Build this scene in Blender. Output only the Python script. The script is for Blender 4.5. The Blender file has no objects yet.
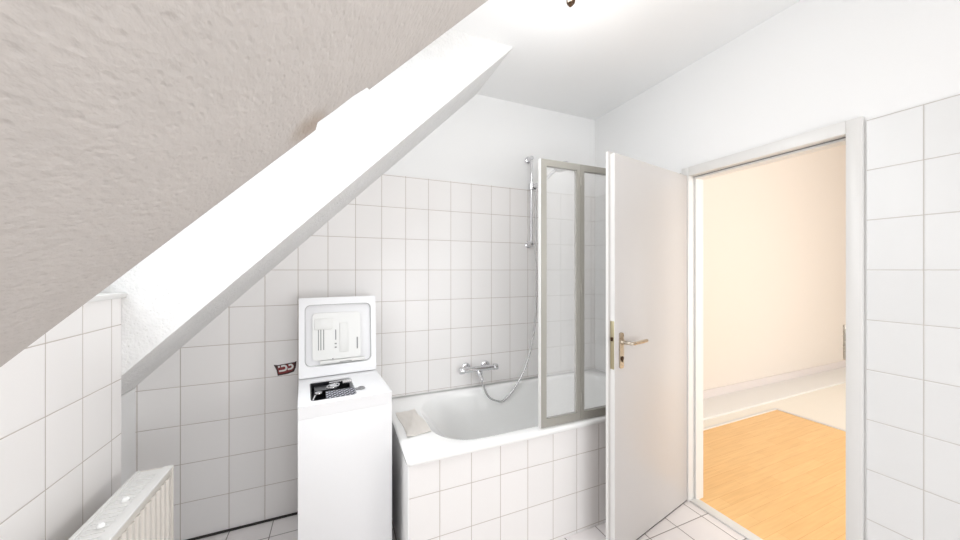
import bpy, bmesh, math, random
from mathutils import Vector, Matrix
random.seed(4)
R = math.radians
COL = bpy.context.scene.collection

# ------------------------------------------------------------------ helpers
def merge(dst, src):
    me = bpy.data.meshes.new('tmp'); src.to_mesh(me); src.free()
    dst.from_mesh(me); bpy.data.meshes.remove(me)

class G:
    """collects shapes into one mesh"""
    def __init__(s):
        s.bm = bmesh.new()
    def box(s, x0, x1, y0, y1, z0, z1, bev=0.0, seg=2):
        b = bmesh.new()
        bmesh.ops.create_cube(b, size=1)
        for v in b.verts:
            v.co = Vector(((x0+x1)/2+v.co.x*(x1-x0), (y0+y1)/2+v.co.y*(y1-y0), (z0+z1)/2+v.co.z*(z1-z0)))
        if bev:
            bmesh.ops.bevel(b, geom=b.edges[:], offset=bev, segments=seg, affect='EDGES', profile=.5)
        merge(s.bm, b); return s
    def prism(s, pts, ax, a0, a1, bev=0.0):
        """pts: 2-D outline; ax: axis it is extruded along"""
        b = bmesh.new()
        def P(p, a):
            return {'x': (a, p[0], p[1]), 'y': (p[0], a, p[1]), 'z': (p[0], p[1], a)}[ax]
        v0 = [b.verts.new(P(p, a0)) for p in pts]; v1 = [b.verts.new(P(p, a1)) for p in pts]
        n = len(pts)
        b.faces.new(v0); b.faces.new(v1[::-1])
        for i in range(n):
            b.faces.new((v0[i], v0[(i+1) % n], v1[(i+1) % n], v1[i]))
        bmesh.ops.recalc_face_normals(b, faces=b.faces[:])
        if bev:
            bmesh.ops.bevel(b, geom=b.edges[:], offset=bev, segments=2, affect='EDGES', profile=.5)
        merge(s.bm, b); return s
    def tube(s, pts, r, seg=14, smooth=0, caps=True):
        pts = [Vector(p) for p in pts]
        if smooth:
            pts = catmull(pts, smooth)
        rr = r if isinstance(r, (list, tuple)) else None
        b = bmesh.new(); rings = []
        up = None
        for i, p in enumerate(pts):
            t = (pts[min(i+1, len(pts)-1)]-pts[max(i-1, 0)]).normalized()
            if up is None:
                up = t.orthogonal().normalized()
            up = (up - t*up.dot(t)).normalized()
            sd = t.cross(up)
            if rr:
                f = i/(len(pts)-1)*(len(rr)-1); k = min(int(f), len(rr)-2); q = rr[k]+(rr[k+1]-rr[k])*(f-k)
            else:
                q = r
            rings.append([b.verts.new(p+up*math.cos(a)*q+sd*math.sin(a)*q) for a in [2*math.pi*j/seg for j in range(seg)]])
        for a, c in zip(rings, rings[1:]):
            for j in range(seg):
                b.faces.new((a[j], a[(j+1) % seg], c[(j+1) % seg], c[j]))
        if caps:
            b.faces.new(rings[0][::-1]); b.faces.new(rings[-1])
        bmesh.ops.recalc_face_normals(b, faces=b.faces[:])
        merge(s.bm, b); return s
    def lathe(s, o, ax, prof, seg=28):
        """prof: (distance along axis, radius)"""
        o = Vector(o); ax = Vector(ax).normalized(); e1 = ax.orthogonal().normalized(); e2 = ax.cross(e1)
        b = bmesh.new(); rings = []
        for h, r in prof:
            r = max(r, 1e-4)
            rings.append([b.verts.new(o+ax*h+e1*math.cos(a)*r+e2*math.sin(a)*r) for a in [2*math.pi*j/seg for j in range(seg)]])
        for a, c in zip(rings, rings[1:]):
            for j in range(seg):
                b.faces.new((a[j], a[(j+1) % seg], c[(j+1) % seg], c[j]))
        b.faces.new(rings[0][::-1]); b.faces.new(rings[-1])
        bmesh.ops.recalc_face_normals(b, faces=b.faces[:])
        merge(s.bm, b); return s
    def torus(s, o, ax, R1, r, seg=28, sx=1.0):
        o = Vector(o); ax = Vector(ax).normalized(); e1 = ax.orthogonal().normalized(); e2 = ax.cross(e1)
        b = bmesh.new(); rings = []
        for i in range(seg):
            a = 2*math.pi*i/seg; d = e1*math.cos(a)*sx+e2*math.sin(a)
            rings.append([b.verts.new(o+d*R1+(d.normalized()*math.cos(c)+ax*math.sin(c))*r) for c in [2*math.pi*j/10 for j in range(10)]])
        for i in range(seg):
            a, c = rings[i], rings[(i+1) % seg]
            for j in range(10):
                b.faces.new((a[j], a[(j+1) % 10], c[(j+1) % 10], c[j]))
        bmesh.ops.recalc_face_normals(b, faces=b.faces[:])
        merge(s.bm, b); return s
    def loops(s, loops, cap0=False, cap1=False):
        b = bmesh.new(); L = [[b.verts.new(p) for p in l] for l in loops]; n = len(L[0])
        for a, c in zip(L, L[1:]):
            for j in range(n):
                b.faces.new((a[j], a[(j+1) % n], c[(j+1) % n], c[j]))
        if cap0: b.faces.new(L[0][::-1])
        if cap1: b.faces.new(L[-1])
        bmesh.ops.recalc_face_normals(b, faces=b.faces[:])
        merge(s.bm, b); return s
    def ring(s, x0, x1, z0, z1, ix0, ix1, iz0, iz1, y0, y1, bev=0.0, r=0.0, ri=0.0):
        """rectangular frame in the XZ plane, from y0 to y1"""
        o = rrect(x0, x1, z0, z1, r or .0005); i = rrect(ix0, ix1, iz0, iz1, ri or .0005)
        f = lambda pts, y: [(p[0], y, p[1]) for p in pts]
        b = bmesh.new(); L = [[b.verts.new(p) for p in l] for l in (f(o, y0), f(o, y1), f(i, y1), f(i, y0))]; n = len(o)
        for k in range(4):
            a, c = L[k], L[(k+1) % 4]
            for j in range(n):
                b.faces.new((a[j], a[(j+1) % n], c[(j+1) % n], c[j]))
        bmesh.ops.recalc_face_normals(b, faces=b.faces[:])
        merge(s.bm, b); return s
    def xf(s, M):
        s.bm.transform(M); return s

def catmull(P, k):
    out = []
    Q = [P[0]*2-P[1]]+P+[P[-1]*2-P[-2]]
    for i in range(1, len(Q)-2):
        for j in range(k):
            t = j/k
            out.append(.5*((2*Q[i])+(Q[i+1]-Q[i-1])*t+(2*Q[i-1]-5*Q[i]+4*Q[i+1]-Q[i+2])*t*t+(3*Q[i]-Q[i-1]-3*Q[i+1]+Q[i+2])*t**3))
    out.append(P[-1]); return out

def rrect(x0, x1, y0, y1, r, k=6):
    rs = r if isinstance(r, (list, tuple)) else [r]*4
    pts = []
    for (cx, cy, a0, q) in ((x1-rs[0], y1-rs[0], 0, rs[0]), (x0+rs[1], y1-rs[1], 90, rs[1]), (x0+rs[2], y0+rs[2], 180, rs[2]), (x1-rs[3], y0+rs[3], 270, rs[3])):
        for j in range(k+1):
            a = R(a0+90*j/k); pts.append((cx+q*math.cos(a), cy+q*math.sin(a)))
    return pts

def tag(o, label=None, cat=None, group=None, kind=None):
    if label: o['label'] = label
    if cat: o['category'] = cat
    if group: o['group'] = group
    if kind: o['kind'] = kind
    return o

def obj(name, g, m, parent=None, world=True, smooth=35, label=None):
    """link as one mesh; world=True: coordinates are world coordinates even under a parent"""
    me = bpy.data.meshes.new(name)
    bm = g.bm if isinstance(g, G) else g
    if parent is not None and world:
        bm.transform(wm(parent).inverted())
    bm.to_mesh(me); bm.free()
    me.materials.append(m)
    if smooth:
        for p in me.polygons: p.use_smooth = True
        me.set_sharp_from_angle(angle=R(smooth))
    o = bpy.data.objects.new(name, me); COL.objects.link(o)
    if parent is not None: o.parent = parent
    if label: o['label'] = label
    return o

def wm(o):
    M = Matrix.Translation(o.location) @ o.rotation_euler.to_matrix().to_4x4()
    return wm(o.parent) @ M if o.parent else M

def thing(name, label, cat, loc=(0, 0, 0), rz=0, group=None, kind=None):
    o = bpy.data.objects.new(name, None); COL.objects.link(o); o.empty_display_size = .1
    o.location = loc; o.rotation_euler = (0, 0, rz)
    return tag(o, label, cat, group, kind)

# ------------------------------------------------------------------ materials
def newmat(name):
    m = bpy.data.materials.new(name); m.use_nodes = True
    return m, m.node_tree.nodes, m.node_tree.links, m.node_tree.nodes['Principled BSDF']
def lin(c):
    return tuple((x/12.92 if x <= .04045 else ((x+.055)/1.055)**2.4) for x in c)+(1,)
def plain(name, c, rough=.5, metal=0, spec=.5, noise=0, nscale=40, coat=0):
    m, N, L, B = newmat(name)
    B.inputs['Base Color'].default_value = lin(c); B.inputs['Roughness'].default_value = rough
    B.inputs['Metallic'].default_value = metal; B.inputs['Specular IOR Level'].default_value = spec
    B.inputs['Coat Weight'].default_value = coat
    tc = N.new('ShaderNodeTexCoord'); n = N.new('ShaderNodeTexNoise'); n.inputs['Scale'].default_value = nscale
    L.new(tc.outputs['Object'], n.inputs['Vector'])
    if noise:
        b = N.new('ShaderNodeBump'); b.inputs['Strength'].default_value = noise; b.inputs['Distance'].default_value = .002
        L.new(n.outputs['Fac'], b.inputs['Height']); L.new(b.outputs['Normal'], B.inputs['Normal'])
    r = N.new('ShaderNodeMapRange'); r.inputs['To Min'].default_value = max(0, rough-.04); r.inputs['To Max'].default_value = min(1, rough+.04)
    L.new(n.outputs['Fac'], r.inputs['Value']); L.new(r.outputs['Result'], B.inputs['Roughness'])
    return m
def mathn(N, L, op, a, b=None, clamp=False):
    n = N.new('ShaderNodeMath'); n.operation = op; n.use_clamp = clamp
    for i, x in enumerate((a, b)):
        if x is None: continue
        if isinstance(x, (int, float)): n.inputs[i].default_value = x
        else: L.new(x, n.inputs[i])
    return n.outputs[0]
def tilemat(name, c, grout, rough=.22, hu=.010, hv=.0075, var=.025, tilt=.0):
    m, N, L, B = newmat(name)
    uv = N.new('ShaderNodeUVMap'); sp = N.new('ShaderNodeSeparateXYZ'); L.new(uv.outputs[0], sp.inputs[0])
    def dist(o):
        f = mathn(N, L, 'FRACT', o); return mathn(N, L, 'MINIMUM', f, mathn(N, L, 'SUBTRACT', 1.0, f))
    du = mathn(N, L, 'DIVIDE', dist(sp.outputs[0]), hu); dv = mathn(N, L, 'DIVIDE', dist(sp.outputs[1]), hv)
    d = mathn(N, L, 'MINIMUM', du, dv)
    mask = N.new('ShaderNodeMapRange'); mask.inputs['From Min'].default_value = .7; mask.inputs['From Max'].default_value = 1.3
    L.new(d, mask.inputs['Value'])
    hgt = N.new('ShaderNodeMapRange'); hgt.interpolation_type = 'SMOOTHSTEP'; hgt.inputs['From Min'].default_value = .6; hgt.inputs['From Max'].default_value = 3.0
    L.new(d, hgt.inputs['Value'])
    fl = N.new('ShaderNodeVectorMath'); fl.operation = 'FLOOR'; L.new(uv.outputs[0], fl.inputs[0])
    wn = N.new('ShaderNodeTexWhiteNoise'); wn.noise_dimensions = '3D'; L.new(fl.outputs[0], wn.inputs['Vector'])
    v = N.new('ShaderNodeMapRange'); v.inputs['To Min'].default_value = 1-var; v.inputs['To Max'].default_value = 1
    L.new(wn.outputs['Value'], v.inputs['Value'])
    hs = N.new('ShaderNodeHueSaturation'); hs.inputs['Color'].default_value = lin(c); L.new(v.outputs[0], hs.inputs['Value'])
    mx = N.new('ShaderNodeMix'); mx.data_type = 'RGBA'
    L.new(mask.outputs[0], mx.inputs['Factor']); mx.inputs['A'].default_value = lin(grout); L.new(hs.outputs[0], mx.inputs['B'])
    L.new(mx.outputs['Result'], B.inputs['Base Color'])
    rr = N.new('ShaderNodeMapRange'); rr.inputs['To Min'].default_value = .9; rr.inputs['To Max'].default_value = rough
    L.new(mask.outputs[0], rr.inputs['Value']); L.new(rr.outputs[0], B.inputs['Roughness'])
    tc = N.new('ShaderNodeTexCoord'); nz = N.new('ShaderNodeTexNoise'); nz.inputs['Scale'].default_value = 9; L.new(tc.outputs['Object'], nz.inputs['Vector'])
    hh = mathn(N, L, 'ADD', hgt.outputs[0], mathn(N, L, 'MULTIPLY', nz.outputs['Fac'], .6))
    b = N.new('ShaderNodeBump'); b.inputs['Strength'].default_value = .5; b.inputs['Distance'].default_value = .0015
    L.new(hh, b.inputs['Height']); L.new(b.outputs['Normal'], B.inputs['Normal'])
    return m
def woodchip(name, c, scale, strength, dist, brown_spot=False):
    """painted woodchip wallpaper"""
    m, N, L, B = newmat(name)
    B.inputs['Roughness'].default_value = .85; B.inputs['Specular IOR Level'].default_value = .3
    tc = N.new('ShaderNodeTexCoord')
    n1 = N.new('ShaderNodeTexNoise'); n1.inputs['Scale'].default_value = scale; n1.inputs['Detail'].default_value = 3
    n2 = N.new('ShaderNodeTexVoronoi'); n2.inputs['Scale'].default_value = scale*1.1; n2.feature = 'SMOOTH_F1'
    n3 = N.new('ShaderNodeTexNoise'); n3.inputs['Scale'].default_value = scale*.22; n3.inputs['Detail'].default_value = 2
    mp = N.new('ShaderNodeMapping'); mp.inputs['Scale'].default_value = (1, .55, 1)
    L.new(tc.outputs['Object'], mp.inputs['Vector'])
    for n in (n1, n2, n3): L.new(mp.outputs[0], n.inputs['Vector'])
    pit = N.new('ShaderNodeMapRange'); pit.inputs['From Min'].default_value = 0; pit.inputs['From Max'].default_value = .35
    L.new(n2.outputs['Distance'], pit.inputs['Value'])
    h = mathn(N, L, 'ADD', mathn(N, L, 'MULTIPLY', n1.outputs['Fac'], 1.0), mathn(N, L, 'MULTIPLY', pit.outputs[0], .35))
    h = mathn(N, L, 'ADD', h, mathn(N, L, 'MULTIPLY', n3.outputs['Fac'], .5))
    b = N.new('ShaderNodeBump'); b.inputs['Strength'].default_value = strength; b.inputs['Distance'].default_value = dist
    L.new(h, b.inputs['Height']); L.new(b.outputs['Normal'], B.inputs['Normal'])
    cr = N.new('ShaderNodeMapRange'); cr.inputs['From Min'].default_value = .35; cr.inputs['From Max'].default_value = .65
    L.new(n3.outputs['Fac'], cr.inputs['Value'])
    mx = N.new('ShaderNodeMix'); mx.data_type = 'RGBA'; L.new(cr.outputs[0], mx.inputs['Factor'])
    mx.inputs['A'].default_value = lin([x*.985 for x in c]); mx.inputs['B'].default_value = lin(c)
    if brown_spot:  # brown tint fading out around a given point
        gm = N.new('ShaderNodeVectorMath'); gm.operation = 'DISTANCE'; gm.inputs[1].default_value = brown_spot
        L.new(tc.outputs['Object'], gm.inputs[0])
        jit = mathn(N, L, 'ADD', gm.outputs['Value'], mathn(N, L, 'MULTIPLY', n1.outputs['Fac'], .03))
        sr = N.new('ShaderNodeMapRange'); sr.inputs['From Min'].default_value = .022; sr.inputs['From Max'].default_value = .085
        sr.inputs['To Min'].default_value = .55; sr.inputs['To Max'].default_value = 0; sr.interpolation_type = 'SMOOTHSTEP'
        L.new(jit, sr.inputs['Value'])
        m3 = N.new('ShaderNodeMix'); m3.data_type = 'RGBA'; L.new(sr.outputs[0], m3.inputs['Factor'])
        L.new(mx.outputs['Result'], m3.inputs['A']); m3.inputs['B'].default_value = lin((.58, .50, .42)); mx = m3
    L.new(mx.outputs['Result'], B.inputs['Base Color'])
    return m
def glassmat(name, tint=(1, 1, 1), refl=.08, rough=0.0, haze=0.0, hazec=(1, 1, 1)):
    m, N, L, B = newmat(name); N.remove(B)
    out = N['Material Output']
    t = N.new('ShaderNodeBsdfTransparent'); t.inputs[0].default_value = lin(tint)
    g = N.new('ShaderNodeBsdfGlossy'); g.inputs['Roughness'].default_value = rough
    lw = N.new('ShaderNodeLayerWeight'); lw.inputs['Blend'].default_value = .5
    fac = mathn(N, L, 'ADD', mathn(N, L, 'MULTIPLY', mathn(N, L, 'POWER', lw.outputs['Facing'], 5.0), .5), .008)
    mx = N.new('ShaderNodeMixShader'); L.new(fac, mx.inputs[0]); L.new(t.outputs[0], mx.inputs[1]); L.new(g.outputs[0], mx.inputs[2])
    last = mx
    if haze:
        d = N.new('ShaderNodeBsdfTranslucent'); d.inputs[0].default_value = lin(hazec)
        d2 = N.new('ShaderNodeBsdfDiffuse'); d2.inputs[0].default_value = lin(hazec)
        md = N.new('ShaderNodeMixShader'); md.inputs[0].default_value = .85; L.new(d.outputs[0], md.inputs[1]); L.new(d2.outputs[0], md.inputs[2])
        m2 = N.new('ShaderNodeMixShader'); m2.inputs[0].default_value = haze; L.new(last.outputs[0], m2.inputs[1]); L.new(md.outputs[0], m2.inputs[2]); last = m2
    L.new(last.outputs[0], out.inputs['Surface'])
    return m
def woodmat(name):
    m, N, L, B = newmat(name)
    tc = N.new('ShaderNodeTexCoord'); mp = N.new('ShaderNodeMapping'); L.new(tc.outputs['Object'], mp.inputs['Vector'])
    br = N.new('ShaderNodeTexBrick'); br.inputs['Scale'].default_value = 1.0; br.inputs['Brick Width'].default_value = .55; br.inputs['Row Height'].default_value = .075
    br.inputs['Mortar Size'].default_value = .0006; br.inputs['Color1'].default_value = lin((.98, .81, .56)); br.inputs['Color2'].default_value = lin((.965, .785, .53))
    br.inputs['Mortar'].default_value = lin((.88, .62, .38)); L.new(mp.outputs[0], br.inputs['Vector'])
    m2 = N.new('ShaderNodeMapping'); m2.inputs['Scale'].default_value = (3, 45, 1); L.new(tc.outputs['Object'], m2.inputs['Vector'])
    nz = N.new('ShaderNodeTexNoise'); nz.inputs['Scale'].default_value = 1.5; nz.inputs['Detail'].default_value = 5; L.new(m2.outputs[0], nz.inputs['Vector'])
    cr = N.new('ShaderNodeValToRGB'); cr.color_ramp.elements[0].color = (.90, .87, .84, 1); cr.color_ramp.elements[1].color = (1, 1, 1, 1)
    cr.color_ramp.elements[0].position = .3; cr.color_ramp.elements[1].position = .7; L.new(nz.outputs['Fac'], cr.inputs[0])
    mx = N.new('ShaderNodeMix'); mx.data_type = 'RGBA'; mx.blend_type = 'MULTIPLY'; mx.inputs['Factor'].default_value = 1
    L.new(br.outputs['Color'], mx.inputs['A']); L.new(cr.outputs[0], mx.inputs['B']); L.new(mx.outputs['Result'], B.inputs['Base Color'])
    B.inputs['Roughness'].default_value = .35
    return m
def perfmat(name, c, hole, pitch=.010):
    m, N, L, B = newmat(name)
    tc = N.new('ShaderNodeTexCoord'); v = N.new('ShaderNodeVectorMath'); v.operation = 'SCALE'; v.inputs['Scale'].default_value = 1/pitch
    L.new(tc.outputs['Object'], v.inputs[0]); sp = N.new('ShaderNodeSeparateXYZ'); L.new(v.outputs[0], sp.inputs[0])
    rot = (mathn(N, L, 'ADD', sp.outputs[0], sp.outputs[1]), mathn(N, L, 'SUBTRACT', sp.outputs[0], sp.outputs[1]))
    q = []
    for o in rot:
        f = mathn(N, L, 'SUBTRACT', mathn(N, L, 'FRACT', o), .5); q.append(mathn(N, L, 'MULTIPLY', f, f))
    d = mathn(N, L, 'SQRT', mathn(N, L, 'ADD', q[0], q[1]))
    k = mathn(N, L, 'LESS_THAN', d, .33)
    mx = N.new('ShaderNodeMix'); mx.data_type = 'RGBA'; L.new(k, mx.inputs['Factor']); mx.inputs['A'].default_value = lin(c); mx.inputs['B'].default_value = lin(hole)
    L.new(mx.outputs['Result'], B.inputs['Base Color']); B.inputs['Roughness'].default_value = .35; B.inputs['Metallic'].default_value = .3
    return m

WHITE = (.965, .965, .963)
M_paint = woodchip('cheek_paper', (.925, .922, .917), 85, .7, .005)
M_chip = woodchip('woodchip_paper', (.745, .722, .705), 85, .55, .005, brown_spot=(-.055, .775, 1.725))
M_plain = plain('smooth_white_paint', WHITE, .6, spec=.3, noise=.05)
M_tile = tilemat('wall_tiles', (.962, .952, .946), (.765, .73, .70), rough=.4)
M_tileR = tilemat('right_wall_tiles', (.915, .915, .912), (.79, .77, .75), rough=.35)
M_floor = tilemat('floor_tiles', (.94, .92, .915), (.55, .52, .50), rough=.35, hu=.011, hv=.011)
M_lacq = plain('white_lacquer', (.90, .895, .885), .32, noise=.02)
M_door = plain('door_lacquer', (.80, .785, .775), .38, noise=.02)
M_rad = plain('radiator_enamel', (.88, .86, .83), .3)
M_tub = plain('tub_enamel', (.985, .985, .98), .12, coat=.5)
M_wash = plain('appliance_enamel', (.93, .93, .935), .3)
M_plast = plain('white_plastic', (.91, .91, .90), .35)
M_grey = plain('grey_plastic', (.55, .55, .55), .4)
M_seal = plain('pale_gasket', (.76, .76, .755), .5)
M_dark = plain('dark_plastic', (.10, .10, .12), .35)
M_black = plain('dark_gap', (.16, .15, .14), .7)
M_chrome = plain('chrome', (.86, .86, .87), .09, metal=1)
M_steel = plain('brushed_steel', (.78, .74, .68), .28, metal=1)
M_brass = plain('brass_plate', (.74, .70, .58), .35, metal=.8)
M_alu = plain('aluminium_profile', (.66, .65, .62), .42, metal=.25)
M_hose = plain('metal_hose', (.80, .80, .80), .25, metal=.7)
M_cream = plain('cream_wall_paint', (.90, .868, .835), .8, spec=.2, noise=.06)
M_wood = woodmat('orange_laminate')
M_pale = plain('pale_floor', (.96, .94, .90), .5, noise=.03, nscale=8)
M_skirt = plain('grey_white_skirting', (.88, .85, .84), .5)
M_red = plain('red_sticker', (.50, .16, .16), .5)
M_darkred = plain('dark_red_edge', (.20, .10, .09), .5)
M_cloth = plain('beige_cloth', (.88, .86, .835), .9, noise=.4, nscale=120)
M_pane = glassmat('window_pane')
M_screen = glassmat('shower_pane', tint=(.998, .999, .998), haze=.24, hazec=(.98, .98, .98))
M_brown = plain('brown_metal', (.30, .22, .15), .35, metal=.6)
M_bulb = plain('bulb_porcelain', (.85, .80, .74), .3)
M_perf = perfmat('perforated_drum', (.22, .22, .25), (.75, .76, .80), pitch=.022)
M_brownwood = plain('threshold_wood', (.72, .47, .33), .5)

# ------------------------------------------------------------------ tiling
def uvmap(lines, a, b):
    """grid positions and their uv index"""
    ln = sorted(lines); pos = [a]+[x for x in ln if a+1e-4 < x < b-1e-4]+[b]
    def idx(x):
        if x <= ln[0]: return (x-ln[0])/(ln[1]-ln[0])
        if x >= ln[-1]: return len(ln)-1+(x-ln[-1])/(ln[-1]-ln[-2])
        for i in range(len(ln)-1):
            if x <= ln[i+1]: return i+(x-ln[i])/(ln[i+1]-ln[i])
    return [(p, idx(p)+50) for p in pos]
def tiling(name, ax, face, back, ulines, ur, vlines, vr, m, parent, clip=None, out=None):
    """flat tiled layer; ax = axis normal to it; out (or bm) is returned"""
    us, vs = uvmap(ulines, *ur), uvmap(vlines, *vr)
    bm = bmesh.new(); uvl = bm.loops.layers.uv.new('UVMap')
    def P(u, v, d):
        return {'x': (d, u, v), 'y': (u, d, v), 'z': (u, v, d)}[ax]
    F = [[bm.verts.new(P(u, v, face)) for v, _ in vs] for u, _ in us]
    uvof = {}
    for i, (u, a) in enumerate(us):
        for j, (v, b) in enumerate(vs):
            uvof[F[i][j]] = (a, b)
    for i in range(len(us)-1):
        for j in range(len(vs)-1):
            bm.faces.new((F[i][j], F[i+1][j], F[i+1][j+1], F[i][j+1]))
    fr = bm.faces[:]
    ext = bmesh.ops.extrude_face_region(bm, geom=fr)
    for g in ext['geom']:
        if isinstance(g, bmesh.types.BMVert):
            src = min(uvof, key=lambda v: (v.co-g.co).length if v.is_valid else 9)
            uvof[g] = uvof[src]
    for g in [g for g in ext['geom'] if isinstance(g, bmesh.types.BMVert)]:
        g.co[{'x': 0, 'y': 1, 'z': 2}[ax]] = back
    for f in bm.faces:
        for l in f.loops: l[uvl].uv = uvof[l.vert]
    if clip:
        bmesh.ops.bisect_plane(bm, geom=bm.verts[:]+bm.edges[:]+bm.faces[:], plane_co=clip[0], plane_no=clip[1], clear_outer=True)
    bmesh.ops.recalc_face_normals(bm, faces=bm.faces[:])
    return bm
def link_tiling(name, bms, m, parent, label=None):
    base = bms[0]
    for b in bms[1:]: merge(base, b)
    return obj(name, base, m, parent, smooth=0, label=label)
TH = .2043
ROWS = [TH*k for k in range(-1, 14)]

# ------------------------------------------------------------------ room shell
XL, XK, XD, YB, YF = -.94, -.75, 2.0, 2.23, -1.25
C0 = 1.78            # slope plane  Z = X + C0
YA, YC = .812, 1.685 # the roof window niche
ZC = 2.70
def S(x): return x+C0

fl = link_tiling('floor', [tiling('f', 'z', 0, -.1, [1.945-.2077*k for k in range(-3, 18)], (XK-.35, XD+.06), [1.29+.2*k for k in range(-15, 8)], (YF-.1, YB+.1), M_floor, None)], M_floor, None)
tag(fl, 'pale square floor tiles with grey joints in the bathroom', 'floor', kind='structure')

cl = obj('ceiling', G().box(.28, XD+.104, YF-.1, YB+.1, ZC, ZC+.12), M_plain)
tag(cl, 'flat white ceiling above the bathroom', 'ceiling', kind='structure')

wb = obj('wall_back', G().box(XL-.12, XD+.104, YB+.006, YB+.12, 0, ZC), M_plain)
tag(wb, 'back wall behind the bathtub, white tiles with plaster above', 'wall', kind='structure')
cols = [-1.10, -.934, -.762, -.551, -.383, -.217, -.057, .100, .258, .411, .565, .7235, .876, 1.035, 1.189]+[1.189+.154*k for k in range(1, 7)]
link_tiling('tiling', [tiling('t', 'y', YB, YB+.0058, cols, (XL, XD), ROWS, (0, 2.05), M_tile, wb,
            clip=((0, YB, C0+.004), (-1, 0, 1)))], M_tile, wb)

wl = obj('wall_left', G().box(XK-.35, XK-.006, YF-.1, YC, 0, 1.325).box(XL-.12, XL, YC, YB+.1, 0, .835), M_plain)
tag(wl, 'low left wall with white tiles behind the radiator', 'wall', kind='structure')
link_tiling('tiling', [tiling('t', 'x', XK, XK-.0058, [1.626+.148*k for k in range(-20, 3)], (YF, YC-.001), ROWS, (0, 1.325), M_tile, wl)], M_tile, wl)

WX0, WX1, WZ0, WZ1 = .12, 1.60, .55, 1.86
wf = obj('wall_front', G().box(XK-.35, WX0, YF-.12, YF, 0, ZC).box(WX1, XD+.104, YF-.12, YF, 0, ZC).box(WX0, WX1, YF-.12, YF, 0, WZ0).box(WX0, WX1, YF-.12, YF, WZ1, ZC), M_plain)
w3 = thing('added_window_front', 'unseen wide window added opposite the bathtub for fill light', 'window', ((WX0+WX1)/2, YF-.06, WZ0), kind='structure')  # window added behind the camera as a source for the front fill
g = G()
for a, b in ((WX0, (WX0+WX1)/2), ((WX0+WX1)/2, WX1)):
    g.ring(a, b, WZ0, WZ1, a+.06, b-.06, WZ0+.06, WZ1-.06, YF-.09, YF-.03)
obj('window_frame', g, M_lacq, w3, smooth=0)
obj('window_pane', G().box(WX0+.06, (WX0+WX1)/2-.06, YF-.062, YF-.058, WZ0+.06, WZ1-.06).box((WX0+WX1)/2+.06, WX1-.06, YF-.062, YF-.058, WZ0+.06, WZ1-.06), M_pane, w3, smooth=0)
tag(wf, 'plain white wall opposite the bathtub', 'wall', kind='structure')

# wall with the door
DY0, DY1, DZ = .706, 1.400, 2.01
wr = obj('wall_right', G().box(XD+.006, XD+.104, YF-.12, -1.14, 0, ZC).box(XD+.006, XD+.104, -1.14, -.18, 0, 1.12).box(XD+.006, XD+.104, -1.14, -.18, 2.12, ZC).box(XD+.006, XD+.104, -.18, DY0-.03, 0, ZC).box(XD+.006, XD+.104, DY1+.03, YB+.1, 0, ZC).box(XD+.006, XD+.104, DY0-.03, DY1+.03, DZ+.03, ZC), M_plain)
tag(wr, 'right wall around the doorway, white tiles with plaster above', 'wall', kind='structure')
ycols = [.650-.1475*k for k in range(-1, 15)]
link_tiling('tiling', [tiling('t', 'x', XD, XD+.0058, ycols, (-.17, .648), ROWS, (0, 2.045), M_tileR, wr),
                       tiling('t', 'x', XD, XD+.0058, [2.23-.154*k for k in range(0, 7)], (1.46, YB-.001), ROWS, (0, 2.045), M_tileR, wr)], M_tileR, wr)

w4 = thing('added_window_side', 'unseen small side window added in the right wall for fill light', 'window', (XD+.06, -.66, 1.12), kind='structure')  # side window added out of view to brighten the left recess
Rz = Matrix.Translation((XD+.07, -.66, 0)) @ Matrix.Rotation(R(90), 4, 'Z')
obj('window_frame', G().ring(-.48, .48, 1.12, 2.12, -.42, .42, 1.18, 2.06, -.03, .03).xf(Rz), M_lacq, w4, smooth=0)
obj('window_pane', G().box(-.42, .42, -.003, .003, 1.18, 2.06).xf(Rz), M_pane, w4, smooth=0)
# slopes: near one with a chipped niche edge, far one whose cheek catches the window light
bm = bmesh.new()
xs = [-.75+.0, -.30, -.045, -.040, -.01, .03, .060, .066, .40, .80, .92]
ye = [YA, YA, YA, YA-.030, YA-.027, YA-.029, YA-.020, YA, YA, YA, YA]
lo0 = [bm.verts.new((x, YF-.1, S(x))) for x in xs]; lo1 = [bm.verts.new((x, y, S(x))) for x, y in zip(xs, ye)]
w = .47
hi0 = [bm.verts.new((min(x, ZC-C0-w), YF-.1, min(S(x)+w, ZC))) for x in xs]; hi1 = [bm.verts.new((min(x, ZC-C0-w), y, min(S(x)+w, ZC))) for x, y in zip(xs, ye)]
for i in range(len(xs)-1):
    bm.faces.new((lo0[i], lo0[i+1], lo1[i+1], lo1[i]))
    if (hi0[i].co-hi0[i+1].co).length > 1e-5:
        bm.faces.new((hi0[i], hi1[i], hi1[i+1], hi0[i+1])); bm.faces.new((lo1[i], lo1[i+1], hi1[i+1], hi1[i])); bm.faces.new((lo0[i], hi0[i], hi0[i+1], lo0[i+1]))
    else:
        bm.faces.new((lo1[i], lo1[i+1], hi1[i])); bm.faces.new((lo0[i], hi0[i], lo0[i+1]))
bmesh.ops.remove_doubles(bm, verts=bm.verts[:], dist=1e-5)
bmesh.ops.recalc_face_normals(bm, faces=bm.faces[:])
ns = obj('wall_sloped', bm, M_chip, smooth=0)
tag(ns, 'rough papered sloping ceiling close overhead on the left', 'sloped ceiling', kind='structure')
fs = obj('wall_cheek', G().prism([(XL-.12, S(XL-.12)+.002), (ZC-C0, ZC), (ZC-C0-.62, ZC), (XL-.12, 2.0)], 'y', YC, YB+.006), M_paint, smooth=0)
tag(fs, 'white sloping beam and window cheek above the washing machine', 'sloped ceiling', kind='structure')

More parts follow.
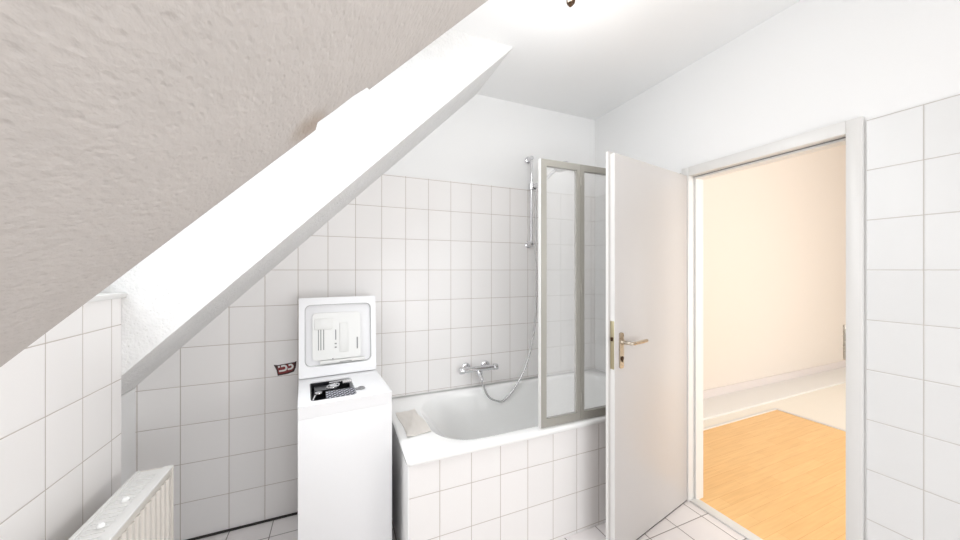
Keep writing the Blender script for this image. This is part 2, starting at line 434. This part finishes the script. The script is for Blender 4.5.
# roof window in the niche, 45 degrees
w1 = thing('window_1', 'roof window in the sloping ceiling niche', 'window', (0, (YA+YC)/2, 0), kind='structure')
def slope_piece(g, s0, s1, y0, y1, n0, n1, bev=0):
    """box along the slope: s = height range of Z, n = offset of the plane above C0 (vertical)"""
    pts = []
    for (z, n) in ((s0, n0), (s1, n0), (s1, n1), (s0, n1)):
        k = (n-n0)/2
        pts.append((z-C0-n0-k, z+k))
    g.prism(pts, 'y', y0, y1, bev)
g = G()
slope_piece(g, 1.30, 1.44, YA-.02, YC+.0, .48, .60); slope_piece(g, 2.60, 2.80, YA-.02, YC, .48, .60)
slope_piece(g, 1.44, 2.60, YA-.02, YA+.05, .48, .60); slope_piece(g, 1.44, 2.60, YC-.05, YC, .48, .60)
obj('window_frame', g, M_lacq, w1, smooth=0)
g = G(); slope_piece(g, 1.44, 2.60, YA+.05, YC-.05, .54, .55); obj('window_pane', g, M_pane, w1, smooth=0)
obj('window_handle', G().tube([(.42, 1.2, 2.58), (.42, 1.3, 2.58)], .008), M_chrome, w1)
sl = obj('windowsill', G().box(XK-.34, XK+.016, YA+.002, YC-.001, 1.326, 1.345, .003), M_lacq)
tag(sl, 'narrow white windowsill capping the low tiled left wall', 'windowsill', kind='structure')
sl.name = 'trim_1'

# ------------------------------------------------------------------ door
door = thing('door_1', 'open pale grey door with its white frame and steel lever handle', 'door', (XD, DY1, 0), kind='structure')
fr = G()
for (x0, x1, y0, y1, z0, z1) in (
        (XD-.012, XD+.04, DY0-.05, DY0, 0, DZ+.055), (XD-.012, XD+.04, DY1, DY1+.045, 0, DZ+.055),
        (XD-.012, XD+.04, DY0, DY1, DZ, DZ+.055)):
    fr.box(x0, x1, y0, y1, z0, z1, .002)
fr.box(XD+.04, XD+.108, DY0-.05, DY0+.012, 0, DZ+.03).box(XD+.04, XD+.108, DY1-.012, DY1+.04, 0, DZ+.03).box(XD+.04, XD+.108, DY0+.012, DY1-.012, DZ-.014, DZ+.03)
frame = obj('door_frame', fr, M_lacq, door)
obj('strike_plate', G().box(XD+.045, XD+.070, DY0+.010, DY0+.030, 1.035, 1.19, .004), M_steel, frame)
obj('door_seal', G().box(XD+.034, XD+.0395, DY0+.002, DY1-.002, DZ-.004, DZ-.0005), M_grey, frame)
leaf = obj('door_leaf', G().box(0, .742, -.026, 0, .008, 2.013, .0015).box(0, .757, -.041, -.0262, .008, 2.026, .0015), M_door, None)
leaf.parent = door
hx, hy = 1.993, 1.410
leaf.location = (hx-XD, hy-DY1, 0); leaf.rotation_euler = (0, 0, math.atan2(-.1894, -.9819))
LX = .742-.048
g = G(); pr = rrect(LX-.016, LX+.016, .935, 1.115, .012)
g.prism(pr, 'y', .0005, .008)
obj('handle_plate', g, M_steel, leaf, world=False)
g = G().lathe((LX, .008, 1.068), (0, 1, 0), [(0, .013), (.01, .012), (.011, .009), (.03, .009)])
g.tube([(LX, .03, 1.068), (LX, .048, 1.068), (LX-.012, .058, 1.067), (LX-.05, .058, 1.066), (LX-.09, .060, 1.068), (LX-.135, .060, 1.069)], .0085, smooth=6)
obj('lever_handle', g, M_steel, leaf, world=False)
g = G().lathe((LX, .008, .985), (0, 1, 0), [(0, .012), (.003, .012), (.0035, .008)]); g.box(LX-.0035, LX+.0035, .011, .0125, .968, .985)
obj('lock_cylinder', g, M_brown, leaf, world=False)
obj('lock_plate', G().box(.7431, .7446, -.0245, -.003, .935, 1.175, .0006), M_brass, leaf, world=False)
obj('leaf_edge', G().box(.7422, .7430, -.0255, -.0006, .01, 2.011).box(.7572, .758, -.0405, -.0265, .01, 2.024), M_lacq, leaf, world=False, smooth=0, label='white painted door edge')
obj('latch_bolt', G().box(.7436, .752, -.019, -.008, 1.075, 1.095, .003), M_brown, leaf, world=False)
for z in (.35, 1.75):
    obj('hinge', G().lathe((-.004, -.046, z), (0, 0, 1), [(0, .007), (.09, .007)]), M_steel, leaf, world=False)

obj('leaf_base_strip', G().box(.004, .74, -.024, -.002, .0012, .0078), M_black, leaf, world=False, smooth=0, label='dark strip under the door')  # dark line along the foot of the door leaf
t5 = obj('trim_5', G().box(XL+.001, -.205, YB-.009, YB-.0003, .0004, .010), M_black, smooth=0)
tag(t5, 'dark joint between floor tiles and back wall', 'floor trim', kind='structure')
th = obj('trim_2', G().box(XD-.0, XD+.062, DY0+.0, DY1, .0005, .010, .002), M_lacq)
tag(th, 'white threshold strip between tiles and wood floor', 'threshold', kind='structure')

ZH = 3.7
# ------------------------------------------------------------------ the room beyond
fh = obj('floor_hall', G().box(XD+.062, 4.12, -1.6, 1.965, -.1, .004), M_wood); tag(fh, 'orange wood laminate floor beyond the doorway', 'floor', kind='structure')
fp = obj('floor_pale', G().box(4.155, 7.6, -1.6, 2.42, -.1, .003).box(XD+.104, 4.155, 1.99, 2.42, -.1, .003), M_pale); tag(fp, 'pale floor bordering the orange wood floor', 'floor', kind='structure')
t3 = obj('trim_3', G().box(4.12, 4.155, -1.6, 1.99, -.05, .012, .002).box(XD+.104, 4.12, 1.965, 1.99, -.05, .012, .002), M_lacq); tag(t3, 'white edging strip around the orange wood floor', 'floor trim', kind='structure')
wh = obj('wall_hall', G().box(XD+.104, 7.6, 2.42, 2.52, -.05, ZH), M_cream); tag(wh, 'cream painted wall seen through the doorway', 'wall', kind='structure')
bh = obj('baseboard_hall', G().prism([(2.42, .003), (2.42, .115), (2.408, .112), (2.404, .1), (2.404, .003)], 'x', XD+.104, 7.5), M_skirt); tag(bh, 'pale skirting board along the cream wall', 'skirting board', kind='structure')
bs = obj('trim_4', G().prism([(2.10, .003), (2.10, .02), (2.12, .03), (2.404, .03), (2.404, .003)], 'x', XD+.104, 7.5), M_lacq); tag(bs, 'low white step strip in front of the cream wall', 'floor trim', kind='structure')
we = obj('wall_hall_end', G().box(7.5, 7.6, -1.6, 2.42, 0, ZH), M_cream); tag(we, 'cream end wall of the room beyond', 'wall', kind='structure')
ch = obj('ceiling_hall', G().box(XD+.104, 7.6, -1.7, 2.52, ZH, ZH+.1), M_cream); tag(ch, 'ceiling of the room beyond the doorway', 'ceiling', kind='structure')
g = G().box(XD+.104, 3.0, -1.7, -1.6, 0, ZH).box(5.6, 7.6, -1.7, -1.6, 0, ZH).box(3.0, 5.6, -1.7, -1.6, 0, .7).box(3.0, 5.6, -1.7, -1.6, 2.35, ZH)
wg = obj('wall_hall_front', g, M_cream); tag(wg, 'unseen wall of the room beyond, holding the added window', 'wall', kind='structure')
w2 = thing('added_window_hall', 'unseen wide window added to light the room beyond', 'window', (4.3, -1.65, .7), kind='structure')  # added out of view so the light beyond the doorway has a source
g = G()
for a, b in ((3.0, 4.3), (4.3, 5.6)):
    g.ring(a, b, .7, 2.35, a+.06, b-.06, .76, 2.29, -1.68, -1.62)
obj('window_frame', g, M_lacq, w2, smooth=0)
obj('window_pane', G().box(3.06, 4.24, -1.652, -1.648, .76, 2.29).box(4.36, 5.54, -1.652, -1.648, .76, 2.29), M_pane, w2, smooth=0)

# ------------------------------------------------------------------ bathtub
TX0, TX1, TY0, TY1, TZ = .275, 1.998, 1.458, 2.228, .60
tub = thing('bathtub', 'white built-in bathtub with tiled front panel beside the open door', 'bathtub', (TX0, TY0, 0))
def rl(x0, x1, y0, y1, z, r): return [(p[0], p[1], z) for p in rrect(x0, x1, y0, y1, r, 8)]
L_ = [rl(TX0+.004, TX1-.002, TY0+.004, TY1-.002, TZ-.027, .018),
      rl(TX0, TX1, TY0, TY1, TZ-.022, .02), rl(TX0, TX1, TY0, TY1, TZ-.008, .02),
      rl(TX0+.003, TX1-.001, TY0+.003, TY1-.001, TZ-.003, .018), rl(TX0+.011, TX1-.004, TY0+.011, TY1-.004, TZ, .015)]
IN = [.19, .36, .24, .30]
def inl(e, z, q=0): return [(p[0], p[1], z) for p in rrect(TX0+.175+e+q, TX1-.08-e, TY0+.075+e, TY1-.065-e, [max(.05, .20-e), max(.05, .24-e), max(.05, .20-e), max(.05, .20-e)], 8)]
L_ += [inl(-.012, TZ-.001), inl(-.004, TZ-.004), inl(.003, TZ-.013), inl(.010, TZ-.05, .03), inl(.022, TZ-.15, .10), inl(.035, TZ-.25, .17), inl(.055, TZ-.33, .22), inl(.09, TZ-.375, .25), inl(.15, TZ-.395, .27)]
g = G(); g.loops(L_, cap1=True)
obj('tub', g, M_tub, tub, smooth=50)
ap = [.2775, .4246, .579, .7316, .886]+[.886+.1535*k for k in range(1, 8)]
arow = [.018, .2225, .427, .6315]
link_tiling('tiled_panel', [tiling('t', 'y', TY0+.012, TY0+.04, ap, (TX0+.012, TX1-.001), arow, (.001, TZ-.028), M_tile, tub)], M_tile, tub)
obj('end_panel', G().box(TX0+.006, TX0+.0115, TY0+.010, TY0+.042, .001, TZ-.028).box(TX0+.012, TX0+.04, TY0+.042, TY1-.01, .001, TZ-.028), M_plain, tub, label='smooth white plastered end panel')
obj('drain_plug', G().lathe((1.55, 1.84, TZ-.3945), (0, 0, 1), [(0, .035), (.004, .033), (.006, .02)]), M_chrome, tub)
obj('sealing_strip', G().box(TX0+.02, TX1-.004, TY1-.008, TY1+.001, TZ+.0003, TZ+.006, .002), M_lacq, tub)

# beige cloth on the left end of the rim
bm = bmesh.new(); n = 12
X0, X1, Y0_, Y1_ = .312, .44, 1.66, 1.97
V = [[None]*(n+1) for _ in range(n+1)]
for i in range(n+1):
    for j in range(n+1):
        u, v = i/n, j/n
        x = X0+(X1-X0)*u*(1-.15*v)+.006*math.sin(5*v); y = Y0_+(Y1_-Y0_)*v+.02*u*(1-v)
        z = TZ+.004+.010*max(0, 1-abs(u-v)*5)+.003*math.sin(9*u+4*v)**2
        V[i][j] = bm.verts.new((x, y, z))
for i in range(n):
    for j in range(n):
        bm.faces.new((V[i][j], V[i+1][j], V[i+1][j+1], V[i][j+1]))
bmesh.ops.recalc_face_normals(bm, faces=bm.faces[:])
e = bmesh.ops.extrude_face_region(bm, geom=bm.faces[:])
for v in e['geom']:
    if isinstance(v, bmesh.types.BMVert): v.co.z -= .0035
bmesh.ops.recalc_face_normals(bm, faces=bm.faces[:])
ck = obj('folded_cloth', bm, M_cloth, smooth=60); tag(ck, 'folded beige cloth lying on the left end of the bathtub rim', 'cloth')

# ------------------------------------------------------------------ folding bath screen
sc = thing('bath_screen', 'folding glass bath screen in grey aluminium frames on the tub rim', 'shower screen', (.975, 1.49, TZ))
px0, pw = .972, .2555
zb, zt = TZ+.006, 2.01
for k in range(4):
    a = px0+pw*k+.001; b = px0+pw*(k+1)-.001
    lw = .032 if k == 0 else .024
    pf = obj('panel_frame', G().ring(a, b, zb, zt, a+lw, b-.024, zb+.042, zt-.034, 1.479, 1.503), M_alu, sc, smooth=0)
    obj('glass_pane', G().box(a+lw-.004, b-.02, 1.489, 1.493, zb+.038, zt-.03), M_screen, pf, smooth=0)
    if k:
        for z in (zb+.1, (zb+zt)/2, zt-.12):
            obj('hinge', G().lathe((a-.001, 1.476, z), (0, 0, 1), [(0, .004), (.05, .004)]), M_alu, pf)
obj('rubber_seal', G().box(px0+.002, px0+pw*4-.002, 1.487, 1.495, TZ+.0005, zb-.0005), M_plast, sc)
obj('edge_strip', G().box(px0-.004, px0, 1.479, 1.503, zb, zt, .001), M_lacq, sc, label='white edge strip')

# ------------------------------------------------------------------ mixer, rail, shower
YW = YB
mx = thing('bath_mixer', 'chrome thermostatic bath mixer on the tiled wall above the tub', 'tap', (.91, YW-.05, .74))
MZ = .738
obj('mixer_body', G().tube([(.80, YW-.065, MZ), (.815, YW-.065, MZ), (1.005, YW-.065, MZ), (1.02, YW-.065, MZ)], .019, 20), M_chrome, mx)
for x in (.835, .985):
    obj('wall_flange', G().lathe((x, YW-.0005, MZ), (0, -1, 0), [(0, .033), (.006, .034), (.014, .028), (.02, .016), (.05, .016)]), M_chrome, mx)
obj('control_knob', G().lathe((.80, YW-.065, MZ), (-1, 0, 0), [(0, .021), (.004, .024), (.03, .024), (.036, .021), (.037, .012)]), M_chrome, mx)
obj('control_knob', G().lathe((1.02, YW-.065, MZ), (1, 0, 0), [(0, .021), (.004, .023), (.026, .023), (.032, .02), (.033, .012)]), M_chrome, mx)
obj('spout', G().tube([(.905, YW-.07, MZ-.012), (.905, YW-.085, MZ-.035), (.905, YW-.115, MZ-.05), (.905, YW-.13, MZ-.062)], [.015, .016, .014, .013], 16, smooth=4), M_chrome, mx)
obj('hose_outlet', G().lathe((.925, YW-.065, MZ-.015), (0, 0, -1), [(0, .012), (.02, .012), (.022, .009), (.034, .009)]), M_chrome, mx)

RX, RY = 1.345, YW-.05
rail = thing('shower_rail', 'chrome vertical shower rail on the wall left of the bath screen', 'shower rail', (RX, YW, 1.6))
obj('rail_bar', G().tube([(RX, RY, 1.615), (RX, RY, 2.29)], .009), M_chrome, rail)
for z in (1.625, 2.275):
    obj('rail_bracket', G().lathe((RX, YW-.0005, z), (0, -1, 0), [(0, .026), (.008, .026), (.012, .017), (.055, .016), (.064, .013)]), M_chrome, rail)
obj('rail_slider', G().lathe((RX, RY, 2.035), (0, 0, 1), [(0, .017), (.004, .02), (.046, .02), (.05, .017)]).lathe((RX+.012, RY-.01, 2.06), (.35, -1, .1), [(0, .014), (.045, .016)]), M_chrome, rail)
obj('slider_knob', G().lathe((RX+.018, RY, 2.055), (1, 0, 0), [(0, .012), (.02, .014), (.024, .011)]), M_dark, rail, label='dark slider knob')
h0 = Vector((RX+.016, RY-.062, 2.045)); h1 = Vector((RX+.06, RY-.22, 2.135)); d = (h1-h0).normalized()
hs = thing('hand_shower', 'chrome hand shower held in the rail slider behind the glass', 'shower head', h0)
obj('shower_handle', G().tube([h0, h0.lerp(h1, .3), h0.lerp(h1, .7), h1], [.010, .012, .013, .014], 16, smooth=4), M_chrome, hs)
hd = Vector((.10, -.45, -.9)).normalized()
hc = h1+Vector((.02, -.05, .012))
obj('spray_head', G().lathe(hc-hd*.012, hd, [(0, .012), (.004, .035), (.012, .050), (.020, .052), (.024, .049)]), M_chrome, hs)
obj('spray_face', G().lathe(hc+hd*.0122, hd, [(0, .042), (.003, .040)]), M_plast, hs)
hp = [(.925, YW-.065, MZ-.052), (.93, YW-.075, .64), (.97, YW-.085, .545), (1.04, YW-.09, .500), (1.10, YW-.09, .503), (1.19, YW-.09, .59), (1.27, YW-.085, .71),
      (1.335, YW-.08, .90), (1.368, YW-.075, 1.10), (1.375, YW-.075, 1.3), (1.37, YW-.08, 1.5), (1.366, YW-.085, 1.75), (1.362, YW-.09, 1.9), h0+Vector((-.002, .012, -.04)), h0-d*.012]
ho = obj('shower_hose', G().tube(hp, .0065, 12, smooth=8), M_hose); tag(ho, 'silver shower hose looping from the mixer up to the rail', 'hose')

# ------------------------------------------------------------------ washing machine (local frame: x along front, y to the rear)
wa = thing('washing_machine', 'narrow white top loading washing machine with its lid open', 'washing machine', (-.157, 1.597, 0), R(4.9))
W, D, H = .396, .575, .85
o = obj('body', G().box(0, W, .006, D, .015, .795, .006), M_wash, wa, world=False)
obj('front_panel', G().box(.001, W-.001, .0, .0055, .09, .795, .002), M_wash, wa, world=False)
obj('plinth', G().box(.004, W-.004, .004, .0055, .02, .085, .0005), M_plast, wa, world=False)
# top with opening: ring lying flat
g = G().ring(0, W, 0, D, .05, .245, .050, .33, .7952, H, r=.006, ri=.02)
g.xf(Matrix(((1, 0, 0, 0), (0, 0, 1, 0), (0, 1, 0, 0), (0, 0, 0, 1))))
bmesh.ops.recalc_face_normals(g.bm, faces=g.bm.faces[:])
obj('top_panel', g, M_wash, wa, world=False, smooth=30)
well = obj('drum_opening', G().box(.051, .244, .051, .329, .7955, .803).box(.0505, .056, .06, .32, .803, .846).box(.0505, .2445, .055, .062, .803, .846)
           .box(.0505, .2445, .318, .3245, .803, .846), M_dark, wa, world=False)
obj('drum_flap', G().prism([(.065, .832), (.165, .846), (.165, .842), (.065, .828)], 'x', .115, .243), M_perf, well, world=False, smooth=0)
obj('drum_flap', G().prism([(.19, .846), (.31, .832), (.31, .828), (.19, .842)], 'x', .07, .17), M_dark, well, world=False, smooth=0)
g = G()
g.torus((.155, .235, .846), (0, 0, 1), .022, .0035, sx=1.6).lathe((.155, .235, .846), (0, 0, 1), [(0, .018), (.002, .018)]).lathe((.085, .17, .842), (0, 0, 1), [(0, .017), (.003, .016)])
g.tube([(.20, .26, .848), (.243, .268, .848)], .010); g.tube([(.14, .300, .843), (.24, .305, .845)], .005)
g.tube([(.058, .085, .838), (.07, .14, .842)], .004)
obj('drum_latch', g, M_chrome, well, world=False)
obj('lid_catch', G().torus((.272, .115, H+.004), (0, 0, 1), .013, .0045).box(.245, .262, .100, .130, H+.0002, H+.005, .002), M_grey, wa, world=False)
# lid: built upright in XZ, hinge at z=0, then tilted back
LT, LH = R(-4), .425
T = Matrix.Translation((0, .425, H+.003)) @ Matrix.Rotation(LT, 4, 'X')
g = G().ring(0, W, 0, LH, .028, W-.026, .055, LH-.038, -.030, .0, r=.006, ri=.03).box(.003, W-.003, -.012, 0.004, .003, LH-.003, .004)
lid = obj('lid', g.xf(T), M_wash, wa, world=False)
g = G().prism(rrect(.065, W-.085, .085, LH-.085, .02), 'y', -.028, -.0122)
g.box(.20, .245, -.033, -.028, .12, .28, .002).box(.075, .165, -.032, -.028, .25, .31, .002)
g.box(.10, W-.06, -.034, -.012, .062, .082, .006)
obj('dispenser_panel', g.xf(T), M_plast, lid, world=False)
for q in ((.290, .297, .13, .195), (.092, .096, .14, .25), (.104, .108, .14, .25), (.118, .122, .14, .25), (.175, .185, .145, .152), (.175, .185, .165, .172), (.178, .183, .19, .245), (.163, .168, .085, .091)):
    obj('dispenser_slot', G().box(q[0], q[1], -.0295, -.0282, q[2], q[3]).xf(T), M_grey, lid, world=False, smooth=0)
obj('drawer_seam', G().box(.20, .262, -.0355, -.0343, .0665, .0695).xf(T), M_grey, lid, world=False, smooth=0)
obj('lid_gasket', G().ring(.028, W-.026, .055, LH-.038, .032, W-.03, .059, LH-.042, -.0125, -.0121, r=.03, ri=.027).xf(T), M_seal, lid, world=False)
for x in (.05, W-.05): obj('hinge', G().tube([(x-.02, .428, H+.004), (x+.02, .428, H+.004)], .0035), M_plast, wa, world=False)
for x in (.04, W-.04):
    for y in (.05, D-.05): obj('foot', G().lathe((x, y, 0), (0, 0, 1), [(0, .02), (.014, .02)]), M_dark, wa, world=False)

# ------------------------------------------------------------------ sticker on the wall
st = thing('wall_sticker', 'small red sticker with white letters on the tile left of the washing machine', 'sticker', (-.29, YB, .82))
zc = .853
SX0, SX1 = -.338, -.224
def sp(x, z): return (SX0+(SX1-SX0)*x, zc+.064*z)
o_ = [(-.02, .52), (.16, .46), (.90, .60), (1.0, .68), (.96, .10), (.88, -.26), (.6, -.42), (.16, -.50), (.10, .05)]
base = obj('sticker_back', G().prism([sp(*p) for p in o_], 'y', YB-.0012, YB-.0002), M_darkred, st, smooth=0)
i_ = [(.15, .36), (.86, .48), (.88, .10), (.80, -.18), (.55, -.30), (.2, -.36), (.16, .05)]
obj('sticker_face', G().prism([sp(*p) for p in i_], 'y', YB-.0016, YB-.00125), M_red, st, smooth=0)
g = G()
def stroke(pts, r):
    g.tube([Vector((sp(*p)[0], YB-.0022, sp(*p)[1])) for p in pts], r, 8, smooth=5)
stroke([(.20, .38), (.22, .22)], .0045)
stroke([(.30, .32), (.46, .36), (.54, .18), (.48, -.05), (.22, -.10)], .0050)
stroke([(.64, .36), (.76, .40), (.82, .22), (.76, .04), (.60, .0)], .0050)
lt = obj('lettering', g, M_lacq, st); lt.scale = (1, .2, 1); lt.location = (0, -.0018+.2*0, 0)
for v in lt.data.vertices: v.co.y = (v.co.y+.0022)

# ------------------------------------------------------------------ radiator
RA0, RA1, RZ0, RZ1, RYE, RYS = -.672, -.566, .10, .70, 1.60, .10
ra = thing('radiator', 'white ribbed panel radiator below the window on the left wall', 'radiator', (RA0, RYS, RZ0))
def ribbed(x, th_, sgn):
    pts = []; y = RYS+.02; pitch = .0333
    while y < RYE-.03:
        for f, dx in ((0, 0), (.18, 0), (.30, .008), (.70, .008), (.82, 0)):
            pts.append((x+sgn*dx, y+f*pitch))
        y += pitch
    pts.append((x, RYE-.008))
    back = [(x-sgn*th_, RYE-.008), (x-sgn*th_, RYS+.02)]
    return pts+back
obj('front_plate', G().prism(ribbed(RA1-.009, .008, 1), 'z', RZ0+.035, RZ1-.03).box(RA1-.017, RA1-.004, RYS, RYE, RZ1-.03, RZ1-.006, .004).box(RA1-.017, RA1-.004, RYS, RYE, RZ0+.01, RZ0+.035, .004), M_rad, ra, smooth=40)
obj('rear_plate', G().box(RA0, RA0+.012, RYS, RYE-.002, RZ0+.01, RZ1-.006, .003), M_rad, ra)
obj('side_cover', G().box(RA0, RA1-.001, RYE-.001, RYE+.003, RZ0+.02, RZ1-.001, .001), M_rad, ra)
g = G().box(RA0-.001, RA0+.012, RYS, RYE+.003, RZ1-.005, RZ1+.001, .002).box(RA1-.03, RA1-.001, RYS, RYE+.003, RZ1-.005, RZ1+.001, .002)
g.box(RA0+.010, RA1-.028, RYS, RYE, RZ1-.008, RZ1-.003)
y = RYS+.03
while y < RYE-.03:
    g.box(RA0+.018, RA1-.038, y, y+.006, RZ1-.003, RZ1-.001); y += .022
obj('top_grille', g, M_lacq, ra, smooth=0)
for y in (1.30, 1.42):
    obj('vent_cap', G().lathe((RA0+.050, y, RZ1-.001), (0, 0, 1), [(0, .010), (.006, .009), (.010, .005)]), M_tub, ra)
for y in (.3, 1.35): obj('wall_bracket', G().box(XK+.0005, RA0-.0005, y, y+.03, .2, .62, .002), M_rad, ra)
obj('supply_pipe', G().tube([(RA0+.05, RYE-.05, RZ0+.02), (RA0+.05, RYE-.05, .0005)], .008), M_rad, ra)

# ------------------------------------------------------------------ ceiling lamp holder
lx, ly = .913, 1.163
lp = thing('ceiling_lamp', 'small brown lamp holder hanging from the ceiling', 'lamp', (lx, ly, ZC))
obj('canopy', G().lathe((lx, ly, ZC-.0005), (0, 0, -1), [(0, .045), (.01, .045), (.03, .03), (.034, .01)]), M_bulb, lp)
obj('cord', G().tube([(lx, ly, ZC-.034), (lx, ly, ZC-.07)], .003), M_plast, lp)
obj('socket', G().lathe((lx, ly, ZC-.07), (0, 0, -1), [(0, .008), (.006, .017), (.05, .019), (.062, .018), (.072, .010)]), M_brown, lp)
obj('contact_tip', G().lathe((lx-.006, ly-.004, ZC-.1425), (0, 0, -1), [(0, .010), (.005, .009), (.011, .004)]), M_brown, lp)
obj('lamp_insulator', G().lathe((lx-.013, ly-.009, ZC-.078), (0, 0, -1), [(0, .010), (.03, .012), (.058, .009)]), M_bulb, lp, label='pale porcelain insert')

# ------------------------------------------------------------------ light
world = bpy.data.worlds.new('World'); bpy.context.scene.world = world; world.use_nodes = True
bg = world.node_tree.nodes['Background']; bg.inputs[0].default_value = (.86, .93, 1, 1); bg.inputs[1].default_value = 0.9
def area(name, loc, rot, sx, sy, power, col):
    l = bpy.data.lights.new(name, 'AREA'); l.shape = 'RECTANGLE'; l.size = sx; l.size_y = sy; l.energy = power; l.color = col
    o = bpy.data.objects.new(name, l); COL.objects.link(o); o.location = loc; o.rotation_euler = rot; return o
# daylight just outside the roof window, facing down into the room along the window's normal
zc_, n_ = 1.95, .62
rw = area('roof_window_daylight', (zc_-C0-n_+.0, (YA+YC)/2, zc_), (0, R(-45), 0), 1.6, .78, 6.5, (.97, .985, 1)); rw.data.spread = R(125)
area('side_fill_light', (XD+.3, -.66, 1.62), (0, R(90), 0), 1.0, .95, 16, (1, 1, 1))  # added fill light, shining in through the added side window
area('front_fill_light', ((WX0+WX1)/2, YF-.42, (WZ0+WZ1)/2-.2), (R(112), 0, 0), 1.45, 1.2, 26, (.97, .985, 1))  # added fill light behind the camera, tilted up towards the ceiling
area('hall_fill_light', (4.3, -1.75, 1.52), (R(90), 0, 0), 2.5, 1.6, 74, (1, .97, .93))  # added light that brightens the room beyond from out of view

pl = bpy.data.lights.new('ceiling_fill_light', 'POINT'); pl.energy = 3.2; pl.shadow_soft_size = .12; pl.color = (1, .99, .98)  # added fill below the lamp holder; the lamp itself is unlit
po = bpy.data.objects.new('ceiling_fill_light', pl); COL.objects.link(po); po.location = (lx, ly, 2.36)

# ------------------------------------------------------------------ camera
cam = bpy.data.cameras.new('Camera'); co = bpy.data.objects.new('Camera', cam); COL.objects.link(co)
co.location = (0, 0, 1.43); co.rotation_euler = (R(90), 0, -math.asin(.390)); cam.sensor_width = 36; cam.lens = 335/960*36; cam.clip_start = .02
s = bpy.context.scene; s.camera = co
s.view_settings.view_transform = 'Standard'; s.view_settings.look = 'None'; s.view_settings.gamma = 1; s.view_settings.use_curve_mapping = False
s.view_settings.exposure = 0.57
